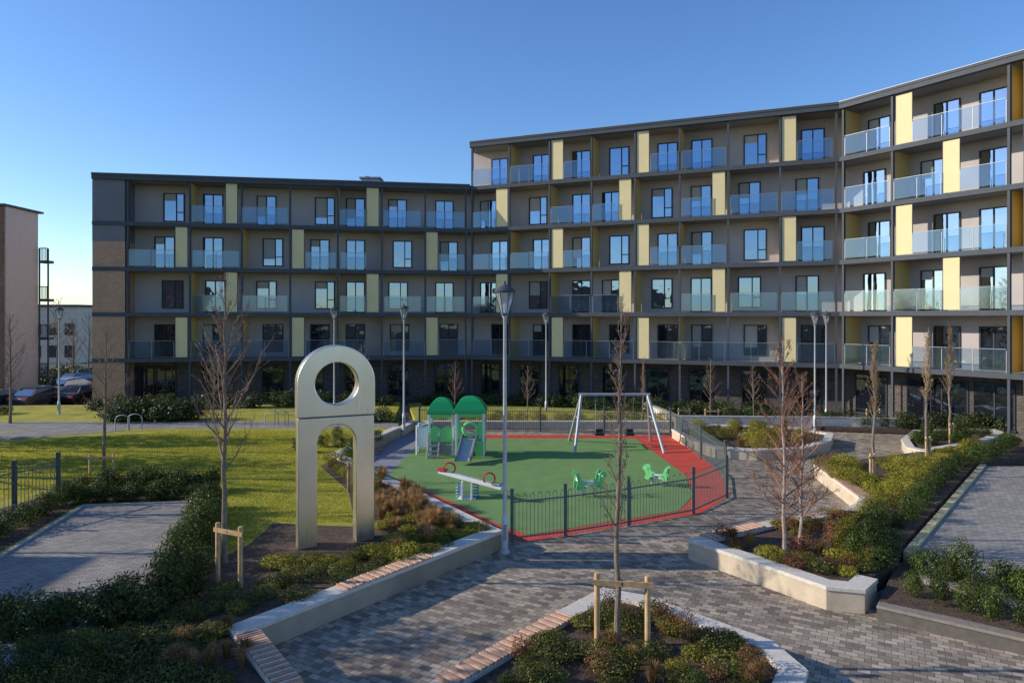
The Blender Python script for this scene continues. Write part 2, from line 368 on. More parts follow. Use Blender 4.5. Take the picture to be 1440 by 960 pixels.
# centre front planter
pC=px([(560,985),(768,868),(848,826),(905,836),(1085,900),(1134,941),(1118,985),(1060,1120),(560,1150)],.45)
wall_thing('planter_wall',pC,-1,.45,'low planter with pale stone cap and slatted timber seat',closed=True,width=.36,seats=[(G(612,955,.45),G(785,861,.45))])
sheet('flower_bed',offs(pC,-.2,True),.38,'soil',thick=.3)
wall_thing('garden_wall',[G(905,582),G(950,604),G(1180,606),G(1460,612)],1,.75,'long grey rendered garden wall in front of the apartments',width=.25,wm='cap',capm='kerb')
sheet('flower_bed',[(8.6,38.5),(27.5,33.5),(27.2,35),(19,40),(8,44)],.25,'soil',thick=.2)
# ---------------------------------------------------------------- main building
def dep(u,d): return Vector(((u-720)/960*d,d))
Q=[dep(130,44.8),dep(661,48.8),dep(1181,39.9),dep(1440,32.2)]
dd=(Q[3]-Q[2]).normalized(); Q[3]=Q[3]+dd*3.5
BR=empty('apartment_building',(0,46,0))
tag(BR,'long apartment block with steel balcony frame and pale yellow panels','building')
levels=[3.36,6.4,9.4,12.4,15.4,18.45]
BD=1.7
def seg(i,o0,o1,z0,z1,mb,m=0):
    A=offs(Q,o0);B=offs(Q,o1)
    a,b,c,d=A[i],A[i+1],B[i+1],B[i]
    mb.hexa([(p.x,p.y,z0) for p in (a,b,c,d)],[(p.x,p.y,z1) for p in (a,b,c,d)],m)
wd=[(Q[i+1]-Q[i]).normalized() for i in range(3)]
def brk(i,a=(.085,.07,.062),b=(.17,.135,.11)): return brickmat('dark_brick%d'%i,a,b,(.045,.04,.04),.225,.075,.012,wall=(wd[i].x,wd[i].y),var=.2,nscale=1.5)
bricks=[brk(0),brk(1),brk(2)]
for i in range(3):
    top=levels[4] if i==0 else levels[5]
    b=MB(); seg(i,BD,12+ (0.01*i),3.2,top-.1+.004*i,b); b.obj('wall',['render'],BR)
    b=MB(); seg(i,BD-.02,11.9,0,3.2,b); b.obj('ground_floor_wall',[bricks[i]],BR)
    ls=levels[:5] if i==0 else levels
    for k,z in enumerate(ls):
        last=(k==len(ls)-1)
        b=MB(); A0=-.06 if not last else -.16
        seg(i,A0+ .003*i,BD-.03,z-.22+.002*i,z-.03+.002*i,b,0)
        seg(i,A0-.03+ .003*i,.14,z-.25+.002*i,z+.01+.002*i,b,1)
        if last:
            seg(i,A0-.06,12.2,z+.012+.002*i,z+.13+.002*i,b,1); seg(i,A0-.09,.25,z+.134+.002*i,z+.16+.002*i,b,2)
        b.obj('roof' if last else 'floor_slab',['soffit','frame','coping'],BR)
def W(i,u,o=0.0):
    A=offs(Q,o); P=A[i]; k=(u-720)/960; d=wd[i]
    return (k*P.y-P.x)/(d.x-k*d.y)
def wb(mb,i,t0,t1,oref,o0,o1,z0,z1,m=0):
    P=offs(Q,oref)[i]; d=wd[i]; n=Vector((-d.y,d.x))
    def p(t,o): q=P+d*t+n*(o-oref); return q
    c=[p(t0,o0),p(t1,o0),p(t1,o1),p(t0,o1)]
    mb.hexa([(q.x,q.y,z0) for q in c],[(q.x,q.y,z1) for q in c],m)
cols=[[180,267,340,408,475,537,598,655],[664,716,773,832,893,956,1024,1097,1176],[1186,1255,1419,1442]]
for i in range(3):
    top=(levels[4] if i==0 else levels[5])-.3
    for u in cols[i]:
        t=W(i,u); b=MB(); w=.06
        wb(b,i,t-w,t+w,0,-.05,-.03,0,top); wb(b,i,t-w,t+w,0,.10,.12,0,top); wb(b,i,t-.012,t+.012,0,-.03,.10,0,top)
        b.obj('column',['frame'],BR)
t=W(0,178); b=MB(); wb(b,0,0,t-.1,0,-.02,BD,0,11.1,0); b.obj('gable_brickwork',[brickmat('gable_brick',(.44,.25,.16),(.54,.33,.21),(.30,.20,.14),.225,.075,.006,wall=(wd[0].x,wd[0].y),var=.12)],BR)
b=MB(); wb(b,0,-.004,t-.1,0,-.03,BD,11.1,15.3,0); b.obj('gable_cladding',['renderd'],BR)
YP={0:{4:[(317,334),(515,533)],3:[(246,264),(410,428),(598,616)],2:[(317,334),(515,533)],1:[(246,264),(410,428),(598,616)]},
    1:{5:[(775,792),(895,913),(1099,1120)],4:[(697,714),(870,888),(1001,1020)],3:[(775,792),(895,913),(1099,1120)],2:[(697,714),(870,888),(1001,1020)],1:[(775,792),(895,913),(1099,1120)]},
    2:{5:[(1259,1283)],4:[(1325,1350)],3:[(1259,1283)],2:[(1325,1350)],1:[(1259,1283)]}}
GB={0:{4:[(270,315),(341,405),(478,514),(539,592),(600,653)],3:[(182,245),(271,337),(430,473),(479,515),(617,653)],2:[(270,316),(341,405),(478,514),(540,592),(600,653)],1:[(182,245),(269,406),(430,513),(539,597),(617,653)]},
    1:{5:[(666,712),(718,771),(793,830),(915,954),(959,1021),(1121,1170)],4:[(666,696),(775,830),(834,869),(959,1000),(1027,1093),(1099,1172)],1:[(666,771),(793,891),(914,1094),(1121,1174)]},
    2:{5:[(1189,1252),(1284,1416)],4:[(1189,1252),(1258,1324),(1351,1416)],1:[(1189,1252),(1284,1416)]}}
GB[1][3]=GB[1][5];GB[1][2]=GB[1][4];GB[2][3]=GB[2][5];GB[2][2]=GB[2][4]
WN={0:{4:[(245,'w'),(300,'d'),(375,'d'),(457,'w'),(500,'d'),(559,'d'),(625,'d')],3:[(232,'d'),(300,'d'),(384,'w'),(450,'d'),(500,'d'),(566,'w'),(631,'d')],2:[(243,'w'),(303,'d'),(375,'w'),(457,'w'),(500,'d'),(560,'w'),(625,'d')],1:[(232,'d'),(300,'d'),(384,'w'),(450,'d'),(500,'d'),(562,'w'),(631,'d')]},
    1:{5:[(703,'d'),(762,'d'),(818,'d'),(871,'w'),(939,'d'),(987,'d'),(1062,'w'),(1143,'d')],4:[(687,'d'),(757,'w'),(818,'d'),(860,'d'),(931,'w'),(986,'d'),(1054,'d'),(1135,'d')]},
    2:{5:[(1237,'d'),(1332,'d'),(1398,'d')],4:[(1230,'d'),(1313,'d'),(1398,'d')]}}
for k in (3,1): WN[1][k]=WN[1][5];WN[2][k]=WN[2][5]
WN[1][2]=[(687,'d'),(757,'w'),(818,'d'),(860,'d'),(931,'w'),(986,'d'),(1054,'w'),(1135,'d')];WN[2][2]=WN[2][4]
M['winframe']=mat('window_frame',(.045,.05,.058),.6,var=.1,spec=.2)
def window(i,u,kind,z,width,h,dark):
    t=W(i,u,BD); b=MB(); z0=z+(.3 if kind=='w' else .04); z1=z+h
    a,c=t-width/2,t+width/2; f=.06
    wb(b,i,a,c,BD,BD-.015,BD-.010,z0,z1,1)
    wb(b,i,a-.02,a+f,BD,BD-.06,BD+.01,z0,z1,0); wb(b,i,c-f,c+.02,BD,BD-.06,BD+.01,z0,z1,0)
    wb(b,i,a+f,c-f,BD,BD-.058,BD+.01,z1-f,z1,0); wb(b,i,a+f,c-f,BD,BD-.058,BD+.01,z0,z0+f,0)
    mt=a+(width*(.62 if kind=='w' else .5)); wb(b,i,mt-.035,mt+.035,BD,BD-.055,BD+.01,z0+f,z1-f,0)
    if kind=='w': wb(b,i,mt+.035,c-f,BD,BD-.052,BD+.01,z0+.62,z0+.68,0)
    if random.random()<.35:
        e=random.choice([.25,.5,.75]); wb(b,i,(a+f),(mt-.035),BD,BD-.02,BD-.017,z1-f-(h-.4)*e,z1-f,2)
    b.obj('window' if kind=='w' else 'balcony_door',['winframe','wglassd' if dark else 'wglass','blind'],BR)
for i in range(3):
    for rw,lst in WN[i].items():
        z=levels[rw-1]
        for u,k in lst: window(i,u,k,z,1.35 if k=='w' else 1.3,2.25,rw<=1)
    for rw,lst in YP[i].items():
        z=levels[rw-1]
        for (a,c) in lst:
            b=MB(); t0,t1=W(i,a),W(i,c)
            wb(b,i,t0+.03,t1-.03,0,.02,.05,z+.06,z+2.72)
            wb(b,i,t0,t0+.028,0,.012,.06,z+.03,z+2.74,1); wb(b,i,t1-.028,t1,0,.012,.06,z+.03,z+2.74,1)
            b.obj('yellow_panel',['yellow','frame'],BR)
    for rw,lst in GB[i].items():
        z=levels[rw-1]
        for (a,c) in lst:
            t0,t1=W(i,a),W(i,c); n=max(1,round((t1-t0)/1.5)); b=MB()
            for j in range(n):
                s0=t0+(t1-t0)*j/n; s1=t0+(t1-t0)*(j+1)/n; wb(b,i,s0+.03,s1-.03,0,-.10,-.085,z+.10,z+1.16,0)
            for j in range(n+1):
                s0=t0+(t1-t0)*j/n; wb(b,i,s0-.015,s0+.015,0,-.075,-.04,z-.1,z+1.1,1)
            wb(b,i,t0,t1,0,-.11,-.075,z+1.163,z+1.185,1)
            b.obj('balcony_balustrade',['bglass','steel'],BR)
SC=[(0,[(267,0),(340,1),(475,0),(537,1)]),(1,[(716,1),(773,0),(832,1),(893,0),(956,1),(1024,0),(1097,1)]),(2,[(1186,1),(1255,0),(1419,1),(1442,1)])]
for i,l in SC:
    for u,ph in l:
        for rw in range(1,5 if i==0 else 6):
            if (rw+ph)%2==0 or i==0 and rw==1:
                t=W(i,u); z=levels[rw-1]; b=MB(); wb(b,i,t+.02,t+.07,0,.14,BD-.03,z+.03,z+2.72); b.obj('balcony_screen',['screen'],BR)
gf={0:[205,232,300,384,440,500,560,625],1:[690,745,800,862,925,985,1060,1135],2:[1225,1300,1335,1398]}
for i,l in gf.items():
    for u in l:
        t=W(i,u,BD); b=MB(); w=1.5 if i<2 else 1.9
        wb(b,i,t-w/2,t+w/2,BD,BD-.04,BD-.03,.45,2.75,1)
        for s in (-w/2,0,w/2-.07): wb(b,i,t+s,t+s+.07,BD,BD-.08,BD-.02,.45,2.75,0)
        wb(b,i,t-w/2+.07,t+w/2-.0,BD,BD-.078,BD-.02,2.68,2.748,0); wb(b,i,t-w/2-.05,t+w/2+.05,BD,BD-.12,BD-.02,.36,.448,0)
        b.obj('ground_floor_window',['winframe','wglassd'],BR)
b=MB(); p=Q[0].lerp(Q[1],.69)+Vector((0,4)); b.box((p.x,p.y,16.0),(1.3,1.0,.9)); b.box((p.x,p.y,16.52),(1.6,1.3,.1)); b.box((p.x-.3,p.y,16.65),(.3,.3,.16)); b.obj('roof_vent',['coping'],BR)
# ---------------------------------------------------------------- neighbouring buildings
NB=empty('apartment_building',(-40,50,0)); tag(NB,'brick and pale render apartment block with stacked side balconies','building')
b=MB(); b.prism([(-35.6,48),(-35.75,51.5),(-60,51.5),(-60,48)],0,13.9); b.obj('wall',[mat('pinkish_render',(.50,.43,.39),.9,var=.08)],NB)
b=MB(); b.box((-48,47.93,6.95),(24.6,.14,13.9)); b.obj('brick_facade',[brickmat('red_brick',(.20,.09,.055),(.31,.15,.09),(.12,.1,.09),.225,.075,.012,wall=(1,0))],NB)
b=MB(); b.box((-47.9,49.7,13.98),(24.9,4.0,.14)); b.obj('roof',['frame'],NB)
for k in range(4):
    z=1.2+2.9*k
    b=MB(); b.box((-37.6,47.85,z+1.2),(1.2,.06,1.6)); b.obj('window',['wglass'],NB)
    b=MB(); b.box((-35.4,51.9,z+.4),(.68,.7,.2),0); b.box((-35.4,51.56,z+1.42),(.62,.03,.07),0); 
    for q in range(6): b.box((-35.66+q*.105,51.56,z+.95),(.03,.03,.95),0)
    b.obj('balcony',['frame'],NB)
b=MB()
for x in (-35.72,-35.06): b.box((x,51.6,5.6),(.09,.09,11.4))
b.obj('balcony_frame',['frame'],NB)
whitew=mat('cream_render',(.70,.58,.44),.9,var=.08)
def farb(x0,x1,y,h,nw,nf,lab):
    e=empty('apartment_building',((x0+x1)/2,y+4,0)); tag(e,lab,'building')
    b=MB(); b.box(((x0+x1)/2,y+5,h/2),(x1-x0,10,h)); b.obj('wall',[whitew],e)
    b=MB(); b.box(((x0+x1)/2,y+5,h+.15),(x1-x0+.5,10.5,.3)); b.obj('roof',['frame'],e)
    for k in range(nf):
        for j in range(nw):
            x=x0+(j+.5)*(x1-x0)/nw; b=MB(); b.box((x,y-.03,1.6+k*3),(1.3,.08,1.6)); b.obj('window',['wglassd'],e)
farb(-72,-58.5,92,7.6,6,2,'distant cream rendered housing block with small windows')
farb(-95,-73,100,7.2,8,2,'distant low cream terrace of houses')
farb(-120,-98,84,9,7,3,'distant cream rendered block of flats')
# unseen block left of view, added and stepped to shade the near-left foreground
shade_block=empty('apartment_building',(-30,0,0)); tag(shade_block,'unseen stepped brick block added to shade the near foreground','building')
wbm=brickmat('side_brick',(.2,.1,.07),(.3,.17,.11),(.12,.1,.09),.225,.075,.012,wall=(0,1))
b=MB(); b.box((-33,-2.25,5.4),(12,28.5,10.8)); b.box((-33,14.2,3.9),(11.8,4.4,7.8)); b.obj('wall',[wbm],shade_block)
for k in range(3):
    for j in range(7):
        b=MB(); b.box((-26.98,-13.5+j*3.5,1.8+k*2.9),(.08,1.4,1.7)); b.obj('window',['wglassd'],shade_block)
# ---------------------------------------------------------------- lamp posts
def lamp_proto():
    e=empty('street_lamp',(0,0,0),False); H=6.05
    b=MB(); b.lathe([(.13,0),(.13,.05),(.085,.08),(.085,.9),(.06,.95),(.055,1.0),(.042,H-.05),(.07,H),(.07,H+.04)],n=14); b.obj('post',['lampst'],e,smooth=True,link=False,origin=(0,0,0))
    b=MB(); b.box((.0,-.087,.55),(.09,.012,.4)); b.obj('access_door',['steel'],e,link=False)
    b=MB(); b.lathe([(.085,H+.05),(.245,H+.62)],n=6); b.obj('lantern_glass',['lglass'],e,link=False)
    b=MB()
    for j in range(6):
        a=2*math.pi*j/6; b.tube([(.09*math.cos(a),.09*math.sin(a),H+.04),(.25*math.cos(a),.25*math.sin(a),H+.63)],.011,4)
    b.lathe([(.10,H+.03),(.10,H+.07)],n=6); b.obj('lantern_frame',['frame'],e,link=False)
    b=MB(); b.lathe([(.27,H+.62),(.28,H+.66),(.20,H+.74),(.07,H+.80),(.03,H+.84),(.03,H+.90),(.005,H+.92)],n=12); b.obj('lantern_cap',['frame'],e,smooth=True,link=False)
    b=MB(); b.lathe([(.04,H+.10),(.05,H+.30),(.02,H+.34)],n=8); b.obj('bulb',['white'],e,link=False)
    return e
LP=lamp_proto()
for u,v,s in [(710,777,1.0),(568,605,.93),(470,588,.93),(768,584,.93),(1146,606,.93),(1162,597,.93),(83,585,.93)]:
    place(LP,G(u,v,0) if u>600 else G(u,v,.3),sc=s,label='grey steel lamp post with tapered glass lantern',cat='street lamp',group='lamp posts around the courtyard')
# ---------------------------------------------------------------- sculpture
S0=G(430,768,.4); S1=G(512,757,.4)
sd=Vector((S1.x-S0.x,S1.y-S0.y)); sa=math.atan2(sd.y,sd.x); sc0=(S0+S1)/2
SE=empty('sculpture',(sc0.x,sc0.y,LG)); tag(SE,'tall brushed steel keyhole arch sculpture with round opening on top','sculpture')
def profile_solid(outline_fn,name,th,bz):
    O,I,closed=outline_fn(); n=len(O); b=MB(); vs=[]
    for y in (-th/2,th/2):
        for p in O: vs.append((p[0],y,p[1]))
        for p in I: vs.append((p[0],y,p[1]))
    fs=[]; k=n if closed else n-1
    for i in range(k):
        j=(i+1)%n
        fs.append((i,j,n+j,n+i)); fs.append((2*n+j,2*n+i,3*n+i,3*n+j))
        fs.append((j,i,2*n+i,2*n+j)); fs.append((n+i,n+j,3*n+j,3*n+i))
    if not closed:
        fs.append((0,n,3*n,2*n)); fs.append((2*n-1,n-1,3*n-1,4*n-1))
    b.add(vs,fs)
    ob=b.obj(name,['brushed'],None,smooth=False,bevel=.018,origin=(0,0,0))
    ob.parent=SE; ob.location=(0,0,bz); return ob
SE.rotation_euler=(0,0,sa)
Wd=1.86; hw=Wd/2; LH=3.17; ir=.475
def lower():
    O=[];I=[]; c=LH-.18-ir
    for z in (0,c*.5,c): O.append((-hw,z)); I.append((-ir,z))
    n=24
    for k in range(1,n):
        a=math.pi-math.pi*k/n; I.append((ir*math.cos(a),c+ir*math.sin(a)))
        f=k/n; per=(LH-c)*2+Wd; s=f*per
        if s<LH-c: O.append((-hw,c+s))
        elif s<LH-c+Wd: O.append((-hw+(s-(LH-c)),LH))
        else: O.append((hw,LH-(s-(LH-c)-Wd)))
    for z in (c,c*.5,0): O.append((hw,z)); I.append((ir,z))
    for tx in (-hw,hw):
        j=min(range(len(O)),key=lambda q:(O[q][0]-tx)**2+(O[q][1]-LH)**2); O[j]=(tx,LH)
    return O,I,False
profile_solid(lower,'arch_base',.42,0)
def upper():
    O=[];I=[]; R=hw+.02; r=.53; cz=.80; n=64
    for k in range(n):
        a=2*math.pi*k/n-math.pi/2; I.append((r*math.cos(a),cz+r*math.sin(a)))
        x,y=math.cos(a),math.sin(a)
        if y>=0: O.append((R*x,cz+R*y))
        else:
            s=min(R/abs(x) if abs(x)>1e-6 else 1e9, cz/abs(y)); O.append((s*x,cz+s*y))
    for tx in (-R,R):
        j=min(range(n),key=lambda q:(O[q][0]-tx)**2+(O[q][1])**2); O[j]=(tx,0)
    return O,I,True
profile_solid(upper,'keyhole_head',.46,LH+.02)
# ---------------------------------------------------------------- fences
def fence(pts,h,sp,label,z=0,mt='fence',posth=.12,name='fence'):
    e=empty(name,(sum(p[0] for p in pts)/len(pts),sum(p[1] for p in pts)/len(pts),z)); tag(e,label,'fence')
    for i,p in enumerate(pts):
        b=MB(); b.box((p[0],p[1],z+(h+posth)/2),(.09,.09,h+posth)); b.box((p[0],p[1],z+h+posth+.01),(.10,.10,.02)); b.obj('fence_post',[mt],e)
    for i in range(len(pts)-1):
        a=Vector((pts[i][0],pts[i][1],z)); c=Vector((pts[i+1][0],pts[i+1][1],z)); L=(c-a).length; d=(c-a)/L
        n=max(2,int(L/sp)); n-=n%2; b=MB(); s=L/(n)
        b.beam(a+Vector((0,0,.12)),c+Vector((0,0,.12)),.03,.035); b.beam(a+Vector((0,0,h-.22)),c+Vector((0,0,h-.22)),.03,.035)
        for k in range(n-1):
            q=a+d*(s*(k+.75)); 
            if k%2==0:
                q2=q+d*s; mid=(q+q2)/2; r=s/2; up=Vector((0,0,1))
                pts2=[q+up*.05,q+up*(h-r-.02)]+[mid+up*(h-r-.02)+(-d*math.cos(x)+up*math.sin(x))*r for x in (math.pi*.25,math.pi*.5,math.pi*.75)]+[q2+up*(h-r-.02),q2+up*.05]
                b.tube(pts2,.011,4)
        b.obj('fence_panel',[mt],e)
    return e
F=[G(720,762),G(795,753),G(884,739),G(975,722),G(1022,700),G(1020,672),G(986,645),G(943,612),G(850,609),G(760,607),G(680,606),G(590,605)]
fence(F,1.3,.11,'dark grey bow-top metal fence around the playground')
fl=[G(-160,765,.4),G(-60,745,.4),G(20,726,.4),G(82,710,.4)]
fence(fl,1.45,.10,'dark grey bow-top railing beside the paved terrace',z=LG,mt='fence')
# ---------------------------------------------------------------- playground equipment
def playset():
    c=G(637,640); x,y=c.x,c.y; e=empty('play_structure',(x,y,0)); tag(e,'green and white toddler climbing tower with two roofs and a slide','play structure')
    def tower(cx,cy,w,hp,ht):
        for sx in (-1,1):
            for sy in (-1,1):
                b=MB(); b.box((cx+sx*w/2,cy+sy*w/2,ht/2),(.10,.10,ht)); b.obj('tower_post',['white'],e,bevel=.01)
        b=MB(); b.box((cx,cy,hp),(w+.05,w+.05,.09)); b.obj('platform',['cgrey'],e)
        b=MB(); z=ht-.12
        b.lathe([(r*w,z+q) for r,q in [(.86,-.02),(.88,.0),(.84,.12),(.70,.30),(.56,.46),(.40,.56),(.22,.62),(.06,.64)]],c=(cx,cy,0),n=4,rot=math.pi/4); b.obj('roof',['gplas'],e,bevel=.04)
        b=MB(); b.box((cx,cy-w/2-.01,z-.1),(w,.04,.16)); b.obj('roof_trim',['lgplas'],e)
    tower(x+.50,y,1.10,.75,2.0); tower(x-.72,y+.35,.95,.55,1.9)
    b=MB(); b.torus((x+.50,y-.58,1.20),.27,.08,'Y',m=0); b.box((x+.09,y-.58,1.15),(.2,.05,.72)); b.box((x+.92,y-.58,1.15),(.2,.05,.72)); b.obj('bubble_panel',['lgplas'],e,bevel=.01)
    b=MB(); b.box((x+1.10,y,1.15),(.05,1.0,.7)); b.box((x+1.10,y,.4),(.05,.9,.5)); b.obj('side_panel',['lgplas'],e,bevel=.01)
    for pl in ([(x+.72,.08),(x+1.04,.08),(x+1.04,.70),(x+.95,.74),(x+.80,.66),(x+.72,.66)],[(x-.02,.08),(x+.14,.08),(x+.14,.66),(x-.02,.70)]):
        b=MB(); b.plate(pl,y-.62,y-.58); b.obj('lower_panel',['lgplas'],e)
    b=MB(); b.plate([(x-1.16,.6),(x-.24,.6),(x-.24,1.15),(x-.45,1.28),(x-.72,1.14),(x-.98,1.28),(x-1.16,1.15)],y-.18,y-.14); b.obj('side_panel',['lgplas'],e,bevel=.01)
    b=MB(); b.box((x-1.22,y+.35,.95),(.05,.85,.6)); b.obj('side_panel',['gplas'],e,bevel=.01)
    b=MB(); b.box((x-.14,y+.1,.95),(.05,.8,.55),0); b.obj('side_panel',['white'],e)
    b=MB(); b.plate([(x-1.1,.08),(x-.28,.08),(x-.28,.46),(x-.72,.54),(x-1.1,.46)],y-.20,y-.17); b.obj('lower_panel',['cgrey'],e)
    b=MB(); a0=Vector((x+.48,y-.62,.80)); a1=Vector((x+.36,y-1.6,.26)); a2=Vector((x+.32,y-2.05,.18))
    for p,q in ((a0,a1),(a1,a2)): b.beam(p,q,.56,.03,0)
    for sx in (-.29,.29):
        for p,q in ((a0,a1),(a1,a2)): b.beam(p+Vector((sx,0,.09)),q+Vector((sx,0,.09)),.06,.22,1)
    b.obj('slide',['lampst','cgrey'],e)
    b=MB()
    for sx in (-.22,.22): b.tube([(x-1.0+sx,y-.75,0),(x-1.0+sx,y-.24,.6),(x-1.0+sx,y-.22,1.0)],.035,6)
    for k in range(3): t=k/3+.15; b.box((x-1.0,y-.75+.5*t,t*.55),(.44,.14,.04))
    b.obj('ladder',['steel'],e)
    b=MB()
    for s in (0,1): b.tube([(x-1.75,y+.05+s*.6,0),(x-1.75,y+.05+s*.6,1.25),(x-1.25,y+.05+s*.6,1.35)],.04,6)
    for k in range(6): b.tube([(x-1.75,y+.05,.2+k*.18),(x-1.75,y+.65,.2+k*.18)],.02,5)
    for s in (0,1): b.box((x-1.5,y+.05+s*.6,.75),(.42,.03,.8),0)
    b.obj('climbing_frame',['white'],e)
    e.scale=(1.06,1.06,1.04)
    e.location.x+=.25
playset()
def seesaw():
    c=G(657,700); x,y=c.x,c.y; e=empty('seesaw',(x,y,0)); tag(e,'white seesaw with red ring handles tilted to one side','seesaw')
    L0=Vector((x-.98,y+.42,.80)); L1=Vector((x+1.18,y-.5,.46)); d=(L1-L0)
    b=MB(); b.beam(L0,L1,.18,.12); b.obj('beam',['white'],e,bevel=.02)
    up=Vector((0,0,1))
    for t in (.17,.80):
        p=L0+d*t; b=MB(); b.torus(p+up*.20,.19,.03,'Y'); b.obj('handle',['redp'],e,smooth=True)
        q=L0+d*(t+(-.12 if t<.5 else .12)); b=MB(); b.box(q+up*.09,(.34,.28,.05),rz=math.atan2(d.y,d.x)); b.obj('seat',['redp' if t<.5 else 'cgrey'],e,bevel=.02)
    b=MB()
    for s in (-.16,.16):
        b.hexa([(x+s-.03,y-.28,0),(x+s+.03,y-.28,0),(x+s+.03,y+.28,0),(x+s-.03,y+.28,0)],[(x+s-.03,y-.12,.56),(x+s+.03,y-.12,.56),(x+s+.03,y+.12,.56),(x+s-.03,y+.12,.56)])
    b.box((x,y,.02),(.6,.5,.04)); b.obj('pivot_stand',['white'],e,bevel=.01)
    for s in (-.3,.3):
        b=MB(); pts=[(x+s+.09*math.cos(a*.9),y+.09*math.sin(a*.9),.02+a*.014) for a in range(0,34)]; b.tube(pts,.016,5); b.obj('spring',['bluep'],e)
seesaw()
def spring_rider(u,v,ang,lab,sc=1.0):
    c=G(u,v); e=empty('spring_rider',(0,0,0)); tag(e,lab,'spring rider','spring riders on the playground')
    for sx in (-.22,.22):
        b=MB(); pts=[(sx+.08*math.cos(a*.9),.08*math.sin(a*.9),.02+a*.010) for a in range(0,32)]; b.tube(pts,.014,5); b.obj('spring',['cgrey'],e)
    for yy in (-.17,.14):
        b=MB(); b.plate([(-.50,.30),(-.32,.26),(-.24,.40),(-.10,.44),(-.14,.54),(-.30,.52),(-.34,.70),(-.44,.88),(-.54,.84),(-.46,.62)],yy,yy+.03); b.obj('rear_side_panel',['lgplas'],e,bevel=.006)
        b=MB(); b.plate([(.14,.44),(.26,.36),(.34,.24),(.50,.30),(.44,.48),(.48,.62),(.60,.70),(.56,.82),(.42,.88),(.32,.76),(.30,.56),(.16,.54)],yy,yy+.03); b.obj('head_side_panel',['lgplas'],e,bevel=.006)
    b=MB(); b.box((0,0,.49),(.42,.26,.04)); b.obj('seat',['white'],e,bevel=.01)
    b=MB(); b.tube([(.40,-.27,.72),(.40,.27,.72)],.02,6); b.obj('handle',['white'],e)
    b=MB(); b.box((-.40,0,.66),(.04,.26,.24)); b.obj('back_rest',['white'],e)
    b=MB(); b.box((0,0,.35),(.62,.10,.05)); b.obj('base_bar',['white'],e)
    e.location=c; e.rotation_euler=(0,0,ang); e.scale=(sc,sc,sc)
spring_rider(828,698,.25,'green and white animal-shaped spring rider')
spring_rider(924,683,2.6,'green and white two-seat spring rider turned sideways',.85)
def swing():
    x0,x1=3.25,6.35; y=32.0; zt=2.45; e=empty('swing',((x0+x1)/2,y,0)); tag(e,'grey steel A-frame swing with two hanging seats','swing')
    b=MB(); b.tube([(x0-.12,y,zt),(x1+.12,y,zt)],.07,10); b.obj('crossbar',['coping'],e,smooth=True)
    for x,s in ((x0,-1),(x1,1)):
        for dy in (-1.5,1.5):
            b=MB(); b.tube([(x,y,zt),(x+s*.45,y+dy,0)],.07,8); b.obj('leg',['coping'],e,smooth=True)
        b=MB(); b.tube([(x+s*.2,y-.67,1.36),(x+s*.2,y+.67,1.36)],.03,6); b.obj('brace',['coping'],e)
    for x in (x0+.85,x1-.85):
        b=MB()
        for dx in (-.2,.2): b.tube([(x+dx,y,zt),(x+dx*.9,y,.62)],.010,4)
        b.obj('chain',['coping'],e)
        b=MB(); b.box((x,y,.6),(.45,.3,.12)); b.box((x,y+.13,.72),(.42,.04,.2)); b.obj('seat',['strap'],e,bevel=.02)
swing()
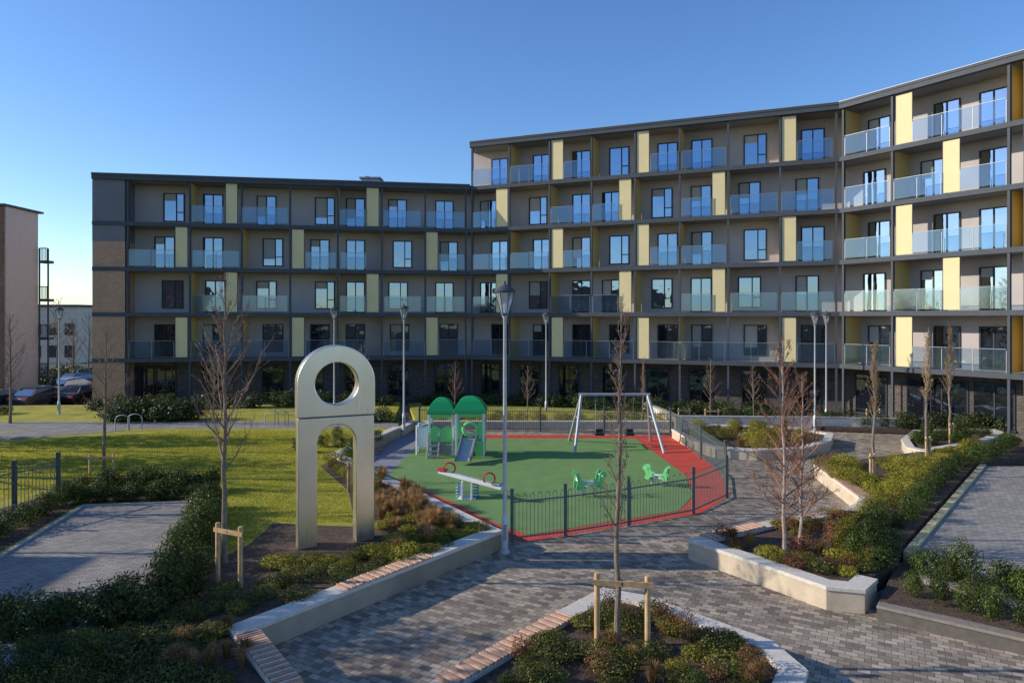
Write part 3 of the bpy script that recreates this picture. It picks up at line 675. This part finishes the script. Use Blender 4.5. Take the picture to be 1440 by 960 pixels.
# ---------------------------------------------------------------- trees
def branch_path(rng,p,d,L,n,up,wob):
    pts=[Vector(p)]; d=Vector(d).normalized()
    for k in range(n):
        d=(d+Vector((rng.uniform(-wob,wob),rng.uniform(-wob,wob),up))).normalized()
        pts.append(pts[-1]+d*(L/n))
    return pts,d
def tree_proto(seed,H,r0,clear,nb,bl,elev,twn=6,sub=3,bark='bark',tw='twig',leaf=None,nleaf=0,taper_top=.8,lean=(0,0),upc=.10,twl=.38,thick=1.0,base=.0055):
    rng=random.Random(seed); e=empty('tree',(0,0,0),False)
    n=12; tp=[]; off=Vector((0,0,0))
    for k in range(n+1):
        f=k/n; off=off+Vector((rng.uniform(-.035,.035)+lean[0]*H/n,rng.uniform(-.035,.035)+lean[1]*H/n,0)); tp.append(Vector((off.x,off.y,f*H)))
    rad=[r0*(1-f*.93)**.85+.004 for f in [k/n for k in range(n+1)]]; rad[0]*=1.25
    b=MB(); b.tube(tp,rad,8); b.obj('trunk',[bark],e,smooth=True,link=False,origin=(0,0,0))
    b=MB(); leaves=[]
    for i in range(nb):
        f=clear+(0.97-clear)*((i+rng.random())/nb)
        z=f*n; k=int(z); p=tp[k].lerp(tp[min(k+1,n)],z-k); r=rad[k]*(1-(z-k))+rad[min(k+1,n)]*(z-k)
        g=(f-clear)/(1-clear)
        L=bl*(1-taper_top*g)*rng.uniform(.65,1.2)*(.75 if g<.1 else 1)
        az=i*2.4+rng.uniform(-.5,.5); el=elev+rng.uniform(-.15,.15)+g*.2
        d=Vector((math.cos(az)*math.cos(el),math.sin(az)*math.cos(el),math.sin(el)))
        pts,dl=branch_path(rng,p,d,L,5,upc,.12); br=min(r*.55,.010+L*.009)*thick
        b.tube(pts,[br*(1-.8*q/5) for q in range(6)],4,0,cap=False)
        for j in range(twn):
            s=.2+.8*(j+rng.random())/twn; q=min(4.99,s*5); kk=int(q); pp=pts[kk].lerp(pts[kk+1],q-kk)
            dm=(pts[kk+1]-pts[kk]).normalized()
            dv=(dm+Vector((rng.uniform(-1,1),rng.uniform(-1,1),rng.uniform(-.3,.8)))*.75).normalized()
            tl=L*twl*rng.uniform(.5,1.2)*(1.2-.5*s)
            p2,_=branch_path(rng,pp,dv,tl,3,.12,.15); b.tube(p2,[base*thick,base*.8*thick,base*.64*thick,base*.48*thick],3,0,cap=False)
            leaves+=p2[1:]
            for m2 in range(sub):
                s2=rng.uniform(.2,1)*2.99; k2=int(s2); p3=p2[k2].lerp(p2[k2+1],s2-k2)
                dv2=(dv+Vector((rng.uniform(-1,1),rng.uniform(-1,1),rng.uniform(-.2,.9)))*.8).normalized()
                p4=p3+dv2*tl*rng.uniform(.25,.6); b.tube([p3,p4],[base*.66*thick,base*.36*thick],3,0,cap=False); leaves.append(p4)
    mats=[tw]
    if leaf:
        mats.append(leaf)
        for k in range(nleaf):
            p=rng.choice(leaves)+Vector((rng.uniform(-.04,.04),rng.uniform(-.04,.04),rng.uniform(-.04,.04)))
            a=Vector((rng.uniform(-1,1),rng.uniform(-1,1),rng.uniform(-1,1))).normalized(); c=a.orthogonal().normalized(); s=rng.uniform(.012,.03)
            b.add([p-a*s,p+c*s*.6,p+a*s,p-c*s*.6],[(0,1,2,3)],1)
    b.obj('crown',mats,e,link=False,origin=(0,0,0))
    return e
TA=tree_proto(1,6.1,.062,.33,30,1.95,.78,7,4,leaf='russet',nleaf=200,base=.0055)
TB=tree_proto(2,4.6,.05,.34,24,1.3,.7,7,3)
TC=tree_proto(3,6.3,.052,.26,34,.8,1.1,6,3,tw='twig',leaf='russet',nleaf=350,taper_top=.55,base=.0055)
TD=tree_proto(4,5.3,.05,.14,38,1.5,.72,9,5,bark='birch',tw='twigr',leaf='russet',nleaf=600,lean=(-.02,0),upc=.03,base=.0055)
TE=tree_proto(5,4.6,.055,.40,40,.75,1.2,7,3,tw='twigl',leaf='tuft',nleaf=600,taper_top=.5)
TF=tree_proto(6,5.5,.07,.25,26,1.9,.7,8,3)
TG=tree_proto(8,9.0,.17,.22,30,3.2,.7,7,3,thick=2.2)
def leaf_proto(name,seed,n,rx,rz,ls,mt,asp=.5,lump=.3,zoff=0.0):
    rng=np.random.RandomState(seed)
    d=rng.normal(size=(n,3)); d/=np.linalg.norm(d,axis=1)[:,None]
    k=rng.uniform(2,4,(3,3)); ph=rng.uniform(0,6,3)
    lum=1+lump*(np.sin(d@k[0]*1.4+ph[0])*np.sin(d@k[1]*1.6+ph[1])+.4*np.sin(d@k[2]*3+ph[2]))
    r=(.35+.65*rng.random(n)**.45)*lum
    P=d*r[:,None]*np.array([rx,rx,rz])+np.array([0,0,rz*.95+zoff])
    P[:,2]=np.maximum(P[:,2],.02)
    nrm=d+rng.normal(size=(n,3))*.7+np.array([0,0,.4]); nrm/=np.linalg.norm(nrm,axis=1)[:,None]
    a=np.cross(nrm,rng.normal(size=(n,3))); a/=np.linalg.norm(a,axis=1)[:,None]; c=np.cross(nrm,a)
    s=(ls*rng.uniform(.6,1.25,n))[:,None]
    V=np.stack([P-a*s,P+c*s*asp,P+a*s,P-c*s*asp],1).reshape(-1,3)
    me=bpy.data.meshes.new(name); me.from_pydata(V.tolist(),[],[(4*i,4*i+1,4*i+2,4*i+3) for i in range(n)])
    me.materials.append(M[mt]); ob=bpy.data.objects.new(name,me); return ob
TV=empty('tree',(0,0,0),False)
b=MB(); b.tube([(0,0,0),(.05,0,2),(0,.05,4.5),(0,0,6.5)],[.16,.13,.09,.04],8); b.obj('trunk',['bark'],TV,link=False,smooth=True,origin=(0,0,0))
cr=leaf_proto('crown',91,2600,1.55,2.9,.14,'farveg',lump=.35,zoff=1.3); cr.parent=TV
def T(pr,u,v,z,rz,sc,lab,g='bare winter trees in the planting beds'):
    p=G(u,v,z); return place(pr,p,rz,sc,'tree',lab,'tree',g)
T(TA,316,792,.4,.3,1.04,'young bare tree with wide reddish twigs beside a stake frame')
T(TB,146,662,.4,1.3,1.15,'small bare tree standing in the lawn beside stakes')
T(TB,-6,625,.4,2.5,1.15,'small bare tree standing in the lawn')
T(TC,870,905,.38,.6,(.95,.95,.93),'slender upright bare tree in the low planter between two stakes')
T(TD,1104,778,.45,.2,.95,'multi-branched birch with pale trunk and reddish twigs')
T(TD,1122,772,.45,2.2,(.85,.85,.80),'leaning birch with pale trunk and reddish twigs')
T(TE,1229,668,.45,.2,1.0,'narrow bare fastigiate tree tied to a short stake')
T(TE,1306,640,.45,1.2,1.05,'narrow bare fastigiate tree tied to a short stake')
T(TE,1338,618,.45,2.2,1.1,'narrow bare fastigiate tree tied to a short stake')
for u,v,s,pr in [(510,600,.95,TB),(998,598,.8,TB),(1228,600,.95,TE),(300,600,.9,TB),(742,595,.7,TB),(905,594,.75,TE),(15,600,1.1,TF),(1060,596,.7,TB),(640,596,.75,TB)]:
    T(pr,u,v,.2,random.uniform(0,6),s,'bare young tree near the apartment block','bare trees along the apartment block')
for x,y,s in [(-46,62,1.3),(-41,66,1.2),(-50,75,1.5),(-55,70,1.4),(-60,82,1.6),(-38.5,60,1.1),(-44,80,1.4)]:
    place(TF,(x,y,0),random.uniform(0,6),s,'tree','bare tree beside the car park','tree','bare trees beside the car park')
for x,y,s,pr in [(-16.5,19.5,1.2,TF),(-15,16.4,.9,TA),(-19,22.5,1.3,TF),(-26,29,1.5,TF),(-24.5,24.2,1.1,TG)]:  # trees left of view, added to streak lawn and paving with shadow
    place(pr,(x,y,LG),random.uniform(0,6),s,'tree','bare tree outside the view, added to cast shadow streaks','tree','bare trees added for their shadows')
for x,y,s in [(-14.4,12.9,.8),(-25,26.4,1.0),(-28.8,31.2,1.15),(-12.6,10.2,.9)]:  # unseen evergreens, added to throw broad dark bands across lawn and paving
    place(TV,(x,y,LG),random.uniform(0,6),s,'tree','dense evergreen tree outside the view, added to cast shadow bands','tree','evergreen trees added for their shadows')
def stake(u,v,z,w,h,ang=0,r=.042):
    p=G(u,v,z); e=empty('tree_stake',p); tag(e,'timber tree stake frame with crossbar','tree stake','timber stakes supporting young trees')
    for s in (-1,1):
        b=MB(); b.lathe([(r,-.1),(r,h),(r*.85,h+.02)],c=(p.x+s*w/2*math.cos(ang),p.y+s*w/2*math.sin(ang),p.z),n=10); b.obj('stake_post',['wood'],e,smooth=True)
    b=MB(); a=Vector((p.x,p.y,p.z+h-.12)); d=Vector((math.cos(ang),math.sin(ang),0)); b.beam(a-d*(w/2+.08)+Vector((0,-.055,0)),a+d*(w/2+.08)+Vector((0,-.055,0)),.03,.09); b.obj('crossbar',['wood'],e)
    b=MB(); b.beam(a+Vector((0,-.07,.0)),a+Vector((0,.10,.0)),.05,.05); b.obj('tie',['strap'],e)
stake(322,822,.4,.66,1.25,-.45,.05)
stake(143,668,.4,.85,.75,0)
stake(875,912,.38,.85,1.25,-.15,.05)
stake(1227,670,.45,.15,.8); stake(1305,642,.45,.15,.8); stake(1338,620,.45,.15,.8)
stake(1001,598,.2,.7,.9); stake(1228,598,.2,.7,.9); stake(492,690,.4,.1,.9); stake(962,594,.2,.6,.8)
# ---------------------------------------------------------------- plants
def tuft_proto(name,seed,n,R,h,mt,w=.006):
    rng=np.random.RandomState(seed); vs=[];fs=[]
    for i in range(n):
        a=rng.uniform(0,6.283); r0=R*.25*rng.random(); l=h*rng.uniform(.6,1.1); o=rng.uniform(.15,1.0)*R
        p0=np.array([r0*math.cos(a),r0*math.sin(a),0]); dr=np.array([math.cos(a),math.sin(a),0]); sd=np.array([-math.sin(a),math.cos(a),0])*w
        p1=p0+dr*o*.35+np.array([0,0,l*.7]); p2=p0+dr*o*1.0+np.array([0,0,l*(1-.35*o/R)])
        k=len(vs); vs+= [p0-sd,p0+sd,p1+sd,p1-sd,p2]; fs+=[(k,k+1,k+2,k+3),(k+3,k+2,k+4)]
    me=bpy.data.meshes.new(name); me.from_pydata([tuple(v) for v in vs],[],fs); me.materials.append(M[mt]); return bpy.data.objects.new(name,me)
LAU=[leaf_proto('shrub',10+i,2100,.5,.48,.038,'laurel',asp=.42,lump=.4) for i in range(4)]
YGR=[leaf_proto('shrub',20+i,1700,.45,.34,.028,'ygreen') for i in range(3)]
COV=[leaf_proto('ground_cover_plant',30+i,1300,.36,.14,.023,'cover',lump=.15) for i in range(3)]
YCV=[leaf_proto('ground_cover_plant',40+i,1200,.33,.12,.021,'ygreen',lump=.15) for i in range(2)]
FAR=[leaf_proto('shrub',50+i,700,.7,.5,.08,'farveg') for i in range(3)]
TUF=[tuft_proto('grass_tuft',60+i,300,.38,.55,'tuft') for i in range(3)]
RUS=[leaf_proto('shrub',70+i,700,.35,.26,.024,'russet') for i in range(2)]
def put(prs,x,y,z,s,lab,g):
    nm2=prs[0].name.split('.')[0]
    sx=s*random.uniform(.8,1.2)
    return place(random.choice(prs),(x,y,z),random.uniform(0,6.28),(sx,sx,s*random.uniform(.75,1.3)),nm2,lab,'grass' if nm2=='grass_tuft' else 'plant',g)
L_LAU='dark green evergreen laurel shrub in a planting bed'; L_Y='yellow-green leafy shrub in a planting bed'; L_C='low dark green ground cover plant on mulch'; L_YC='low yellow-green ground cover plant on mulch'
L_T='straw-coloured ornamental grass tuft in a planting bed'; L_F='evergreen shrub in front of the apartment block'; L_R='small russet-leaved shrub on mulch'
def row(prs,a,b,n,z,s,lab,g,jit=.15):
    a=Vector(a[:2]);b=Vector(b[:2])
    for k in range(n):
        p=a.lerp(b,(k+.5)/n); put(prs,p.x+random.uniform(-jit,jit),p.y+random.uniform(-jit,jit),z,s,lab,g)
SC_EX=[(sc0.x,sc0.y,1.35),(sc0.x-1.6,sc0.y-1.0,.9)]
def scat(prs,poly,n,z,s,lab,g):
    xs=[p[0] for p in poly];ys=[p[1] for p in poly];k=0;it=0
    while k<n and it<n*60:
        it+=1; x=random.uniform(min(xs),max(xs)); y=random.uniform(min(ys),max(ys))
        if inside((x,y),poly):
            if y<7.5 or abs(x)>.80*y+.3: continue
            if any((x-ex[0])**2+(y-ex[1])**2<ex[2]**2 for ex in SC_EX): continue
            put(prs,x,y,z,s*random.uniform(.75,1.25),lab,g); k+=1
gH='laurel hedge shrubs along the terrace'
row(LAU,G(90,696,.4),G(305,690,.4),17,LG,.75,L_LAU,gH); row(LAU,G(84,708,.4),G(275,700,.4),13,LG,.62,L_LAU,gH)
row(LAU,G(-60,785,.4),G(84,712,.4),10,LG,.6,L_LAU,gH)
row(LAU,G(303,710,.4),G(262,790,.4),8,LG,.88,L_LAU,gH); row(LAU,G(268,790,.4),G(225,860,.4),6,LG,.92,L_LAU,gH)
row(LAU,G(282,720,.4),G(262,860,.4),7,LG,.7,L_LAU,gH)
row(LAU,G(-30,900,.4),G(210,868,.4),10,LG,.78,L_LAU,gH,.2); row(LAU,G(-30,960,.4),G(170,925,.4),6,LG,.55,L_LAU,gH,.25)
gB='ground cover plants in the beds'
scat(COV,[p[:2] for p in [G(330,880,.4),G(690,748,.4),G(600,715,.4),G(540,770,.4),G(400,790,.4),G(290,830,.4),G(230,880,.4)]],42,LG,.75,L_C,gB)
scat(YCV,[p[:2] for p in [G(345,800,.4),G(560,800,.4),G(690,750,.4),G(560,715,.4),G(540,740,.4),G(420,790,.4)]],46,LG,.9,L_YC,gB)
scat(TUF,[p[:2] for p in [G(530,725,.4),G(560,775,.4),G(690,748,.4),G(575,690,.4),G(500,655,.4),G(525,690,.4)]],55,LG,.8,L_T,'ornamental grasses in the beds')
scat(YGR,[p[:2] for p in [G(500,690,.4),G(560,700,.4),G(480,645,.4),G(455,650,.4)]],12,LG,.7,L_Y,'yellow-green shrubs')
scat(LAU,[p[:2] for p in [G(410,640,.4),G(500,650,.4),G(530,630,.4),G(545,612,.4),G(470,612,.4)]],9,LG,.6,L_LAU,gH)
scat(TUF,[p[:2] for p in [G(240,960,.4),G(350,960,.4),G(345,885,.4),G(260,885,.4)]],14,LG,.65,L_T,'ornamental grasses in the beds')
scat(COV,[p[:2] for p in [G(0,960,.4),G(330,1000,.4),G(320,890,.4),G(0,900,.4)]],34,LG,1.0,L_C,gB)
pCi=[(p.x,p.y) for p in offs(pC,-.5,True)]
scat(COV,pCi,46,.38,.85,L_C,gB); scat(YCV,pCi,24,.38,.8,L_YC,gB); scat(LAU,pCi,5,.38,.4,L_LAU,'small laurels in the planter'); scat(RUS,pCi,18,.38,.7,L_R,'russet shrubs'); scat(TUF,pCi,16,.38,.55,L_T,'ornamental grasses in the beds')
pRi=[p for p in px([(990,760),(1160,815),(1225,815),(1240,760),(1230,715),(1200,715),(1070,742)],.45)]
scat(COV,pRi,18,.42,.8,L_C,gB); scat(RUS,pRi,20,.42,.7,L_R,'russet shrubs'); scat(YCV,pRi,18,.42,.9,L_YC,gB); scat(TUF,pRi,16,.42,.6,L_T,'ornamental grasses in the beds')
row(LAU,G(1195,790,.45),G(1240,725,.45),6,.42,.72,L_LAU,'laurels in the angular planter',.2)
row(LAU,G(1235,800,.45),G(1258,765,.45),3,.42,.68,L_LAU,'laurels in the angular planter',.1)
row(YGR,G(1185,770,.45),G(1235,715,.45),6,.42,.8,L_Y,'yellow-green shrubs',.3)
row(LAU,G(1258,745,.45),G(1345,656,.45),11,.42,.66,L_LAU,'hedge beside the terrace',.12)
row(LAU,G(1350,656,.45),G(1430,628,.45),8,.42,.72,L_LAU,'hedge beside the terrace',.15)
row(YGR,G(1235,715,.45),G(1318,655,.45),11,.42,.78,L_Y,'yellow-green shrubs',.35)
row(YGR,G(1165,665,.45),G(1230,700,.45),8,.42,.7,L_Y,'yellow-green shrubs',.3)
scat(YCV,px([(1160,655),(1225,705),(1290,680),(1380,625),(1250,645)],.45),45,.42,1.2,L_YC,gB)
for (u,v,s) in [(1285,838,.5),(1322,850,.6),(1356,858,.5),(1395,868,.64),(1440,880,.56),(1475,890,.65),(1312,815,.75),(1356,824,.85),(1408,838,.8),(1450,850,.9),(1290,808,.52),(1378,846,.6),(1335,822,.7),(1430,842,.75)]:
    p=G(u,v,.31); place(random.choice(LAU),(p.x,p.y,.31),random.uniform(0,6),(s*.82,s*.82,s*random.uniform(1.0,1.4)),'shrub','dark laurel shrub behind the low kerb','plant','young laurels behind the low kerb')
pMi=[(p.x,p.y) for p in offs(pM,.5,True)]
scat(YGR,pMi,22,.36,.9,'pale yellow-green shrub in a curved planter','shrubs in the curved planter'); scat(TUF,pMi,14,.36,.9,L_T,'ornamental grasses in the beds')
pFi=[(p.x,p.y) for p in offs(pF,.4,True)]
scat(LAU,pFi,16,.36,.7,L_LAU,'hedge in the far planter')
gF='evergreen shrubs along the building'
row(FAR,(-26,41.8),(-8,44.5),26,.4,.8,L_F,gF,.4); row(FAR,(-6,45.3),(-2,46.3),8,.3,.8,L_F,gF,.3); row(FAR,(-2,46),(16,39.3),26,.25,.8,L_F,gF,.4); row(FAR,(9,40),(27,33.8),26,.25,.75,L_F,gF,.3)
row(FAR,G(430,594,.4),G(560,592,.4),12,.4,.7,L_F,gF,.3); row(FAR,G(160,592,.4),G(270,590,.4),9,.4,1.1,L_F,gF,.5)
row(YGR,(-4.5,38.2),(8.5,38.2),22,.3,.8,L_Y,'yellow-green shrubs',.3)
row(FAR,(-45,60),(-33,58),12,0,1.6,'dense dark shrub at the car park edge','shrubs at the car park',1.0)
row(FAR,(-36,38),(-29,40.5),9,.4,.6,'low evergreen shrub at the car park edge','shrubs at the car park',.6)
def turf():
    n=120000; rng=np.random.RandomState(5)
    poly=[p[:2] for p in [G(-60,720,.4),G(70,685,.4),G(300,680,.4),G(318,695,.4),G(310,780,.4),G(350,762,.4),G(385,733,.4),G(495,735,.4),G(488,692,.4),G(450,655,.4),G(480,632,.4),G(555,605,.4),G(250,606,.4),G(20,622,.4),G(-60,640,.4)]]
    xs=[p[0] for p in poly];ys=[p[1] for p in poly]
    X=rng.uniform(min(xs),max(xs),n*3);Y=rng.uniform(min(ys),max(ys),n*3)
    c=np.zeros(len(X),bool); m=len(poly)
    for i in range(m):
        x1,y1=poly[i];x2,y2=poly[i-1]
        cond=((y1>Y)!=(y2>Y))
        c^=cond&(X<(x2-x1)*(Y-y1)/(y2-y1+1e-12)+x1)
    X=X[c][:n];Y=Y[c][:n]; n=len(X)
    a=rng.uniform(0,6.283,n); w=.008+.003*rng.random(n); h=.03+.03*rng.random(n)*(1+.5*np.sin(X*1.7)*np.sin(Y*1.3)); ln=rng.normal(size=(n,2))*.02
    z=np.full(n,LG)
    V=np.empty((n,3,3)); V[:,0]=np.stack([X-w*np.cos(a),Y-w*np.sin(a),z],1); V[:,1]=np.stack([X+w*np.cos(a),Y+w*np.sin(a),z],1); V[:,2]=np.stack([X+ln[:,0],Y+ln[:,1],z+h],1)
    me=bpy.data.meshes.new('grass'); me.from_pydata(V.reshape(-1,3).tolist(),[],[(3*i,3*i+1,3*i+2) for i in range(n)]); me.materials.append(M['blade'])
    o=bpy.data.objects.new('grass',me); COL.objects.link(o); o['kind']='stuff'; tag(o,'short sunlit yellow-green lawn grass','grass')
turf()
# ---------------------------------------------------------------- cars and small things
sheet('road',[(-70,43.5),(-28.5,45.5),(-28.5,75),(-70,75)],-.01,'asph')
def car(x,y,rz,col,lab):
    e=empty('parked_car',(0,0,0)); tag(e,lab,'car','cars in the car park')
    pm=mat('car_paint',col,.25,metal=.3,var=.03)
    prof=[(-2.1,.35),(-2.12,.75),(-1.95,.92),(-1.0,1.0),(.9,.98),(1.7,.88),(2.08,.70),(2.12,.35)]
    def ext(prof,w1fn,mats,name):
        b=MB(); n=len(prof); vs=[(p[0],-w1fn(p[1]),p[1]) for p in prof]+[(p[0],w1fn(p[1]),p[1]) for p in prof]
        b.add(vs,[tuple(range(n)),tuple(range(2*n-1,n-1,-1))]+[(j,i,n+i,n+j) for i in range(n) for j in [(i+1)%n]]); return b.obj(name,mats,e,bevel=.05)
    ext(prof,lambda z:.88 if z<.8 else .82,[pm],'body')
    ext([(-1.7,.93),(-1.25,1.36),(.2,1.40),(1.0,.95)],lambda z:.78 if z<1.1 else .60,['carg'],'windows')
    ext([(-1.22,1.365),(-1.1,1.44),(.05,1.45),(.22,1.405)],lambda z:.60,[pm],'roof')
    for sx in (-1.3,1.3):
        for sy in (-.82,.82):
            b=MB(); b.tube([(sx,sy-.1,.32),(sx,sy+.1,.32)],.32,14); b.obj('wheel',['tyre'],e)
    for sy in (-.6,.6):
        b=MB(); b.box((2.07,sy,.66),(.1,.32,.14)); b.obj('headlight',['white'],e)
        b=MB(); b.box((-2.1,sy,.74),(.06,.3,.14)); b.obj('tail_light',['redp'],e)
    e.location=(x,y,0); e.rotation_euler=(0,0,rz)
car(-34.2,45.6,1.35,(.03,.035,.04),'black hatchback parked in front of the brick block')
car(-31.9,46.6,1.35,(.05,.06,.08),'dark blue hatchback parked by the lawn')
car(-29.8,48.0,1.35,(.02,.02,.025),'glossy black hatchback beside the lawn edge')
car(-33.9,53.0,1.3,(.30,.32,.34),'silver hatchback in the car park')
car(-36.2,57.5,1.3,(.10,.10,.11),'grey hatchback in the car park')
car(-39,63.5,1.3,(.04,.04,.05),'black saloon in the car park')
def hoop(u,v):
    p=G(u,v,.4); b=MB(); b.tube([(p.x-.35,p.y,.4),(p.x-.35,p.y,1.0)]+[(p.x+.35*math.cos(a),p.y,1.0+.2*math.sin(a)) for a in (2.6,2.1,1.57,1.0,.5)]+[(p.x+.35,p.y,1.0),(p.x+.35,p.y,.4)],.025,6)
    tag(b.obj('cycle_stand',['coping'],smooth=True),'steel hoop cycle stand on the path','cycle stand','cycle stands on the path')
for u in (382,396,410): hoop(u,598)
hoop(190,604); hoop(172,606)
# ---------------------------------------------------------------- camera, light
cam=bpy.data.cameras.new('camera'); co=bpy.data.objects.new('camera',cam); COL.objects.link(co)
co.location=(0,0,CH); co.rotation_euler=(math.radians(90),0,0); cam.lens=24; cam.sensor_width=36; cam.shift_y=-32/1440; cam.clip_end=6000; cam.clip_start=.1
scene.camera=co
sun_v=Vector((-1,.02,0)).normalized(); EL=math.radians(23)
sv=Vector((sun_v.x*math.cos(EL),sun_v.y*math.cos(EL),math.sin(EL)))
sl=bpy.data.lights.new('sun','SUN'); sl.energy=5.0; sl.angle=math.radians(.5); sl.color=(1,.91,.76)
so=bpy.data.objects.new('sun',sl); COL.objects.link(so); so.rotation_euler=sv.to_track_quat('Z','Y').to_euler(); so.location=(-30,10,30)
w=bpy.data.worlds.new('World'); scene.world=w; w.use_nodes=True; nt=w.node_tree
bgd=nt.nodes['Background']; sk=nt.nodes.new('ShaderNodeTexSky'); sk.sky_type='NISHITA'; sk.sun_disc=False
sk.sun_elevation=EL; sk.sun_rotation=math.atan2(sun_v.x,sun_v.y); sk.air_density=1.0; sk.dust_density=.3; sk.ozone_density=3.8
hs=nt.nodes.new('ShaderNodeHueSaturation'); hs.inputs['Hue'].default_value=.508; hs.inputs['Saturation'].default_value=1.15; hs.inputs['Value'].default_value=1.3
nt.links.new(sk.outputs[0],hs.inputs['Color']); nt.links.new(hs.outputs[0],bgd.inputs[0]); bgd.inputs[1].default_value=.15
scene.view_settings.view_transform='Standard'; scene.view_settings.look='None'; scene.view_settings.exposure=0
